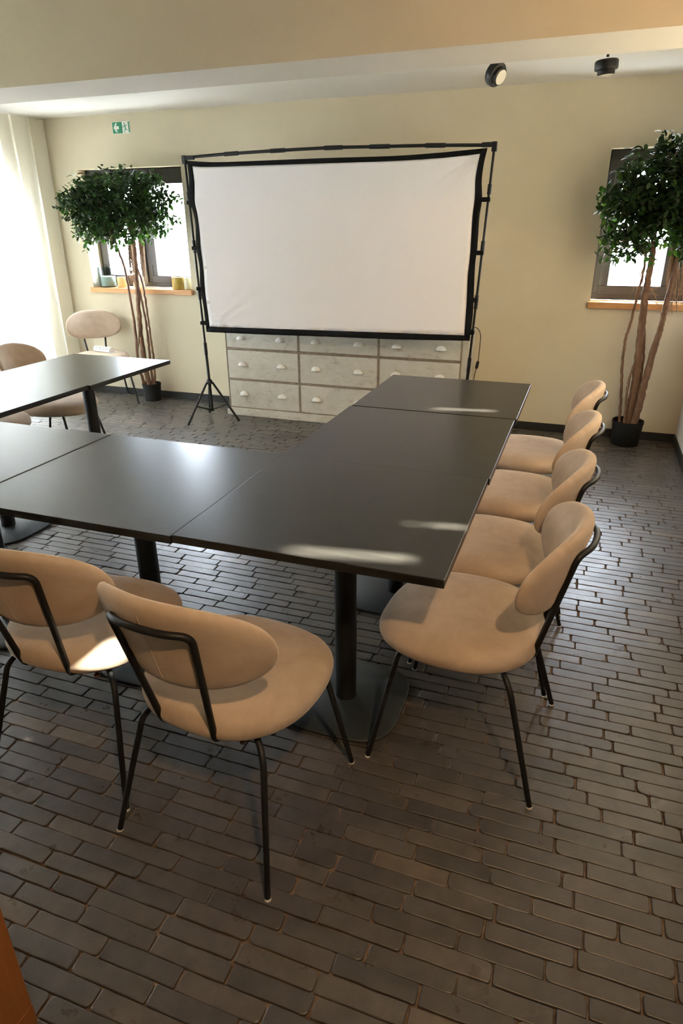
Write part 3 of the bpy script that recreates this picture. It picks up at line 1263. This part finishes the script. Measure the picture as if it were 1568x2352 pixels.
        mb.lathe([(.013, .085), (.019, .088), (.019, .112), (.013, .115)], (hub[0], hub[1], 0), 18)
        loc(mb).build('collar', 'black_plastic', t)
        for fx, fy in feet:
            d = Vector((fx - hub[0], fy - hub[1], 0)).normalized()
            mb = MB()
            p0 = Vector((hub[0], hub[1], .335)) + d * .026
            p1 = Vector((fx, fy, .012))
            mb.tube([p0, p1], .0095, 10)
            lg = loc(mb).build('leg', 'black_plastic', t)
            mb = MB()
            mb.tube([p1 + (p0 - p1).normalized() * .04, Vector((fx, fy, 0.011))], [.0105, .0115], 10)
            loc(mb).build('foot', 'black_plastic', lg)
            mid = p0.lerp(p1, .56)
            mb = MB()
            mb.tube([Vector((hub[0], hub[1], .10)) + d * .016, mid], .0055, 8)
            loc(mb).build('brace', 'black_plastic', t)


build_screen()

# ------------------------------------------------------------------ cord with inline switch by the chest
mbc = MB()
cp = spline([(-.806, 5.06, .793), (-.785, 5.10, .822), (-.755, 5.10, .826), (-.732, 5.10, .799), (-.722, 5.10, .758), (-.723, 5.10, .693),
             (-.727, 5.10, .571), (-.733, 5.10, .537), (-.740, 5.10, .505), (-.750, 5.11, .43), (-.755, 5.12, .2), (-.74, 5.12, .03), (-.70, 5.10, .004)], 8)
mbc.tube(cp, .0028, 8)
pc = mbc.build('hanging_cable', 'black_plastic')
tag(pc, 'thin black cable with inline switch hanging at the right end of the chest', 'cable')
mbs = MB()
mbs.tube([(-.727, 5.10, .579), (-.728, 5.10, .572), (-.735, 5.10, .527), (-.736, 5.10, .520)], [.006, .0115, .0115, .006], 12)
mbs.build('inline_switch', 'black_plastic', pc)


# ------------------------------------------------------------------ candles and vases on the sill
def lathe_thing(name, x, y, z, parts, label, cat, group=None):
    t = empty(name, (x, y, z))
    tag(t, label, cat, group)
    for nm, prof, mat, closed in parts:
        m = MB()
        m.lathe(prof, seg=28, closed=closed)
        m.build(nm, mat, t)
    return t


SZ = 1.0125
t = lathe_thing('candle_holder', -4.345, 5.455, SZ, [
    ('glass_cylinder', [(.084, 0.0), (.086, .003), (.086, .175), (.082, .177), (.082, .006), (.0, .006)], 'smoke_glass', False)],
    'wide smoky glass cylinder holding a pale green candle at the sill left end', 'candle holder')
m = MB()
m.lathe([(.0, .0075), (.066, .0075), (.069, .011), (.069, .092), (.064, .097), (.0, .094)], (.008, 0, 0), 28, closed=False)
cd = m.build('pillar_candle', 'candle_green')
cd.location = (-4.345, 5.455, SZ)
tag(cd, 'thick pale green candle inside the smoky glass cylinder', 'candle')
m = MB()
m.tube([(.008, 0, .092), (.009, 0, .106)], .0013, 6)
m.build('wick', 'wick', cd)
lathe_thing('tealight_holder', -4.185, 5.450, SZ, [
    ('cup', [(.040, 0), (.042, .003), (.042, .092), (.039, .094), (.039, .008), (0, .008)], 'orange_glass', False)],
    'small orange glass tealight holder beside the smoky glass cylinder', 'candle holder')
lathe_thing('tealight_holder', -3.542, 5.425, SZ, [
    ('cup', [(.056, 0), (.059, .004), (.060, .105), (.056, .107), (.055, .010), (0, .010)], 'ochre', False)],
    'ochre yellow glass candle holder at the right end of the sill', 'candle holder')
m = MB()
m.lathe([(0, 0), (.031, 0), (.033, .003), (.033, .098), (.030, .102), (0, .099)], seg=24, closed=False)
cd = m.build('pillar_candle', 'candle_cream')
cd.location = (-3.440, 5.415, SZ)
tag(cd, 'slim cream candle right of the ochre candle holder', 'candle')
m = MB()
m.tube([(0, 0, .098), (.001, 0, .112)], .0013, 6)
m.build('wick', 'wick', cd)
# tall clear vase with dry stems behind the trunk
t = lathe_thing('glass_vase', -4.00, 5.46, SZ, [
    ('vase_body', [(.050, 0), (.052, .003), (.050, .115), (.046, .117), (.046, .006), (0, .006)], 'candle_cream', False)],
    'pale cream holder with dry grass stems behind the left tree trunk', 'vase')
m = MB()
rnd = random.Random(2)
for k in range(34):
    a = rnd.uniform(0, 2 * PI)
    r0, r1 = rnd.uniform(0, .03), rnd.uniform(.005, .05)
    h = rnd.uniform(.28, .42)
    m.tube(spline([(r0 * math.cos(a), r0 * math.sin(a), .01), (r1 * math.cos(a) * .8, r1 * math.sin(a) * .5, h * .6),
                   (r1 * math.cos(a) + rnd.uniform(-.01, .01), r1 * math.sin(a) * .5, h)], 4), .0011, 5)
m.build('dry_stems', 'root', t)


# ------------------------------------------------------------------ potted trees
def leaf_mesh(mb, p, d, up, L, W):
    """one folded pointed-oval leaf"""
    d = d.normalized()
    s = d.cross(up)
    if s.length < 1e-3:
        s = d.orthogonal()
    s.normalize()
    n = s.cross(d).normalized()
    vs = [p]
    for t, w in ((.22, .36), (.5, .5), (.78, .36)):
        c = p + d * L * t - n * L * 0.10 * t * t
        vs += [c - s * W * w + n * W * .14, c, c + s * W * w + n * W * .14]
    vs.append(p + d * L - n * L * .12)
    mb.add(vs, [(0, 2, 1), (0, 3, 2), (1, 2, 5, 4), (2, 3, 6, 5), (4, 5, 8, 7), (5, 6, 9, 8), (7, 8, 10), (8, 9, 10)])


def build_tree(loc, label, pot, trunks, blobs, nleaf, roots, seed, xmax, ymax, xmin=-99):
    rnd = random.Random(seed)
    t = empty('potted_tree', (loc[0], loc[1], 0))
    tag(t, label, 'potted tree', 'tall potted trees before the rear windows')

    def loc_(mb):
        mb.v = [(x - loc[0], y - loc[1], z) for x, y, z in mb.v]
        return mb
    r, h = pot
    mb = MB()
    mb.lathe([(r * .86, 0), (r * .88, .004), (r * .97, h - .022), (r * 1.0, h - .020), (r * 1.0, h), (r * .95, h), (r * .93, h - .03)], (loc[0], loc[1], 0), 32, closed=False)
    mb.lathe([(0, .002), (r * .86, .002)], (loc[0], loc[1], 0), 32, closed=False)
    p = loc_(mb).build('pot', 'pot', t)
    mb = MB()
    mb.lathe([(r * .935, h - .03), (r * .6, h - .022), (r * .0, h - .018)], (loc[0], loc[1], 0), 32, closed=False)
    loc_(mb).build('soil', 'soil', t)
    for pts, r0, r1 in trunks:
        P = spline(pts, 8)
        n = len(P)
        P = [q + Vector((rnd.uniform(-.0025, .0025), rnd.uniform(-.0025, .0025), 0)) for q in P]
        mb = MB()
        mb.tube(P, [(r0 + (r1 - r0) * i / (n - 1)) * (1 + rnd.uniform(-.09, .09)) for i in range(n)], 12)
        loc_(mb).build('trunk', 'bark', t)
    # branches into the crown
    mb = MB()
    tops = [Vector(pts[-1]) for pts, _, _ in trunks if pts[-1][2] > 1.25]
    tips = []
    for (c, rad) in blobs:
        c = Vector(c)
        for k in range(7):
            st = min(tops, key=lambda q: (q - c).length)
            st = st + Vector((rnd.uniform(-.01, .01), rnd.uniform(-.01, .01), rnd.uniform(-.1, .0)))
            e = c + Vector((rnd.uniform(-.85, .85) * rad[0], rnd.uniform(-.85, .85) * rad[1], rnd.uniform(-.8, .85) * rad[2]))
            e.y = min(e.y, ymax)
            e.x = min(max(e.x, xmin), xmax - .03)
            m1 = st.lerp(e, .5) + Vector((rnd.uniform(-.04, .04), rnd.uniform(-.03, .03), .05))
            P = spline([st, m1, e], 5)
            mb.tube(P, [.008 - .0055 * i / (len(P) - 1) for i in range(len(P))], 6)
            tips.append(e)
    loc_(mb).build('branches', 'bark', t)
    # leaves
    mb = MB()
    tot = sum(b[1][0] * b[1][2] for b in blobs)
    cnt = 0
    for (c, rad) in blobs:
        c = Vector(c)
        nb = int(nleaf * rad[0] * rad[2] / tot)
        # leaves grow in sprigs of several leaves each
        for q in range(max(1, nb // 7)):
            while True:
                v = Vector((rnd.uniform(-1, 1), rnd.uniform(-1, 1), rnd.uniform(-1, 1)))
                if 0.12 < v.length < 1:
                    break
            v = v * (rnd.uniform(.82, 1.04) if rnd.random() < .5 else 1)
            base = c + Vector((v.x * rad[0], v.y * rad[1], v.z * rad[2]))
            dirn = (v * .7 + Vector((rnd.uniform(-1, 1), rnd.uniform(-1, 1), rnd.uniform(-.5, 1.0)))).normalized()
            for k in range(7):
                pp = base + dirn * (.016 * k) + Vector((rnd.uniform(-.006, .006),) * 3)
                ang = k * 2.4 + rnd.random()
                o1 = dirn.orthogonal().normalized()
                o2 = dirn.cross(o1)
                ld = (dirn * .45 + (o1 * math.cos(ang) + o2 * math.sin(ang)) * .9 + Vector((0, 0, -.15))).normalized()
                L = rnd.uniform(.036, .058)
                tip = pp + ld * L
                if max(pp.x, tip.x) > xmax or max(pp.y, tip.y) > ymax or min(pp.x, tip.x) < xmin:
                    continue
                leaf_mesh(mb, pp, ld, Vector((rnd.uniform(-.5, .5), rnd.uniform(-.5, .5), 1)), L, L * rnd.uniform(.52, .66))
    fo = loc_(mb).build('foliage', 'leaf', t, angle=60)
    # hanging aerial roots
    for (tx, ty, tz, bx, by, bz, wdt, cnt_) in roots:
        mb = MB()
        for k in range(cnt_):
            a = Vector((tx + rnd.uniform(-wdt, wdt) * .6, ty + rnd.uniform(-.02, .02), tz + rnd.uniform(-.05, .03)))
            b = Vector((bx + rnd.uniform(-wdt, wdt), by + rnd.uniform(-.02, .02), bz + rnd.uniform(0, .16)))
            m1 = a.lerp(b, .5) + Vector((rnd.uniform(-wdt, wdt) * .7, 0, 0))
            P = spline([a, m1, b], 5)
            mb.tube(P, [.0026 - .0013 * i / (len(P) - 1) for i in range(len(P))], 5)
        loc_(mb).build('aerial_roots', 'root', t)
    return t


build_tree((-3.835, 5.235), 'tall potted tree with wide dark crown before the left window', (.088, .165), [
    ([(-3.858, 5.225, .13), (-3.874, 5.22, .492), (-3.870, 5.22, .731), (-3.855, 5.22, .962), (-3.833, 5.22, 1.258), (-3.823, 5.22, 1.402), (-3.816, 5.20, 1.52)], .024, .014),
    ([(-3.890, 5.215, .13), (-3.931, 5.2, .33), (-3.918, 5.2, .613), (-3.923, 5.2, .924), (-3.941, 5.2, 1.185), (-3.969, 5.18, 1.348), (-3.98, 5.15, 1.50)], .014, .009),
    ([(-3.830, 5.245, .13), (-3.818, 5.24, .492), (-3.816, 5.24, .73), (-3.833, 5.235, .96), (-3.846, 5.225, 1.10)], .012, .008),
    ([(-3.790, 5.225, .13), (-3.768, 5.22, .377), (-3.771, 5.22, .617), (-3.774, 5.22, .85), (-3.787, 5.22, 1.076), (-3.824, 5.22, 1.20)], .011, .008),
    ([(-3.885, 5.19, .13), (-3.925, 5.19, .371), (-3.871, 5.2, .655), (-3.852, 5.21, .811)], .008, .006)],
    [((-3.76, 5.06, 1.77), (.30, .22, .18)), ((-4.05, 5.06, 1.66), (.25, .22, .20)), ((-3.48, 5.06, 1.73), (.20, .20, .18)),
     ((-3.90, 5.06, 1.54), (.24, .20, .13)), ((-3.62, 5.06, 1.60), (.22, .20, .13)), ((-4.20, 5.06, 1.71), (.14, .18, .11)),
     ((-3.98, 5.06, 1.83), (.18, .2, .09)), ((-4.17, 5.04, 1.50), (.10, .14, .08))],
    5200, [(-3.905, 5.27, 1.42, -3.945, 5.29, 1.03, .028, 46), (-3.782, 5.27, 1.45, -3.815, 5.29, 1.03, .028, 30)], 11, -3.0, 5.345, -4.62)

build_tree((0.410, 5.215), 'tall potted tree with dark crown before the right window, cut by the picture edge', (.112, .185), [
    ([(.406, 5.205, .15), (.412, 5.2, .404), (.407, 5.2, .564), (.390, 5.2, .841), (.378, 5.2, 1.048), (.376, 5.2, 1.192), (.377, 5.2, 1.332), (.357, 5.18, 1.55)], .030, .019),
    ([(.449, 5.18, .15), (.463, 5.16, .352), (.475, 5.16, .544), (.495, 5.16, .761), (.511, 5.16, .911), (.518, 5.16, 1.056), (.528, 5.16, 1.197), (.537, 5.16, 1.362), (.542, 5.16, 1.55)], .026, .015),
    ([(.350, 5.21, .15), (.327, 5.2, .397), (.301, 5.2, .62), (.297, 5.2, .776), (.309, 5.2, .883), (.330, 5.2, 1.105), (.338, 5.2, 1.24), (.33, 5.16, 1.42)], .010, .008),
    ([(.384, 5.17, .15), (.370, 5.17, .342), (.365, 5.17, .487), (.384, 5.18, .62)], .009, .007),
    ([(.442, 5.225, .15), (.445, 5.22, .336), (.443, 5.22, .562), (.432, 5.22, .718), (.405, 5.215, .88)], .009, .007)],
    [((.30, 5.05, 1.72), (.23, .22, .22)), ((.50, 5.05, 1.76), (.24, .22, .24)), ((.16, 5.05, 1.61), (.14, .18, .20)),
     ((.40, 5.05, 1.52), (.22, .2, .16)), ((.62, 5.05, 1.62), (.14, .2, .26)), ((.16, 5.04, 1.42), (.12, .14, .10)), ((.42, 5.05, 1.92), (.14, .18, .09))],
    5200, [(.515, 5.18, 1.42, .548, 5.18, .95, .045, 46), (.585, 5.18, 1.40, .61, 5.18, .98, .035, 30), (.33, 5.21, 1.25, .29, 5.21, 1.02, .03, 7),
           (.37, 5.2, 1.15, .44, 5.2, 1.01, .03, 10)], 23, XR - .015, 5.345)

# ------------------------------------------------------------------ wooden cabinet at the lower left
t = empty('side_cabinet', (-1.02, 0.33, 0))
tag(t, 'orange-brown wooden cabinet edge at the lower left picture corner', 'cabinet')
mb = MB()
mb.box(-.40, .125, -.22, .228, 0.06, .78)
mb.build('carcass', 'door_wood', t, bevel=0.004)
mb = MB()
mb.box(-.40, .125, -.22, .228, 0.0, .06)
mb.build('plinth', 'door_wood', t, bevel=0.002)
mb = MB()
mb.box(-.41, .127, -.23, .230, .78, .80)
mb.build('top', 'door_wood', t, bevel=0.004)
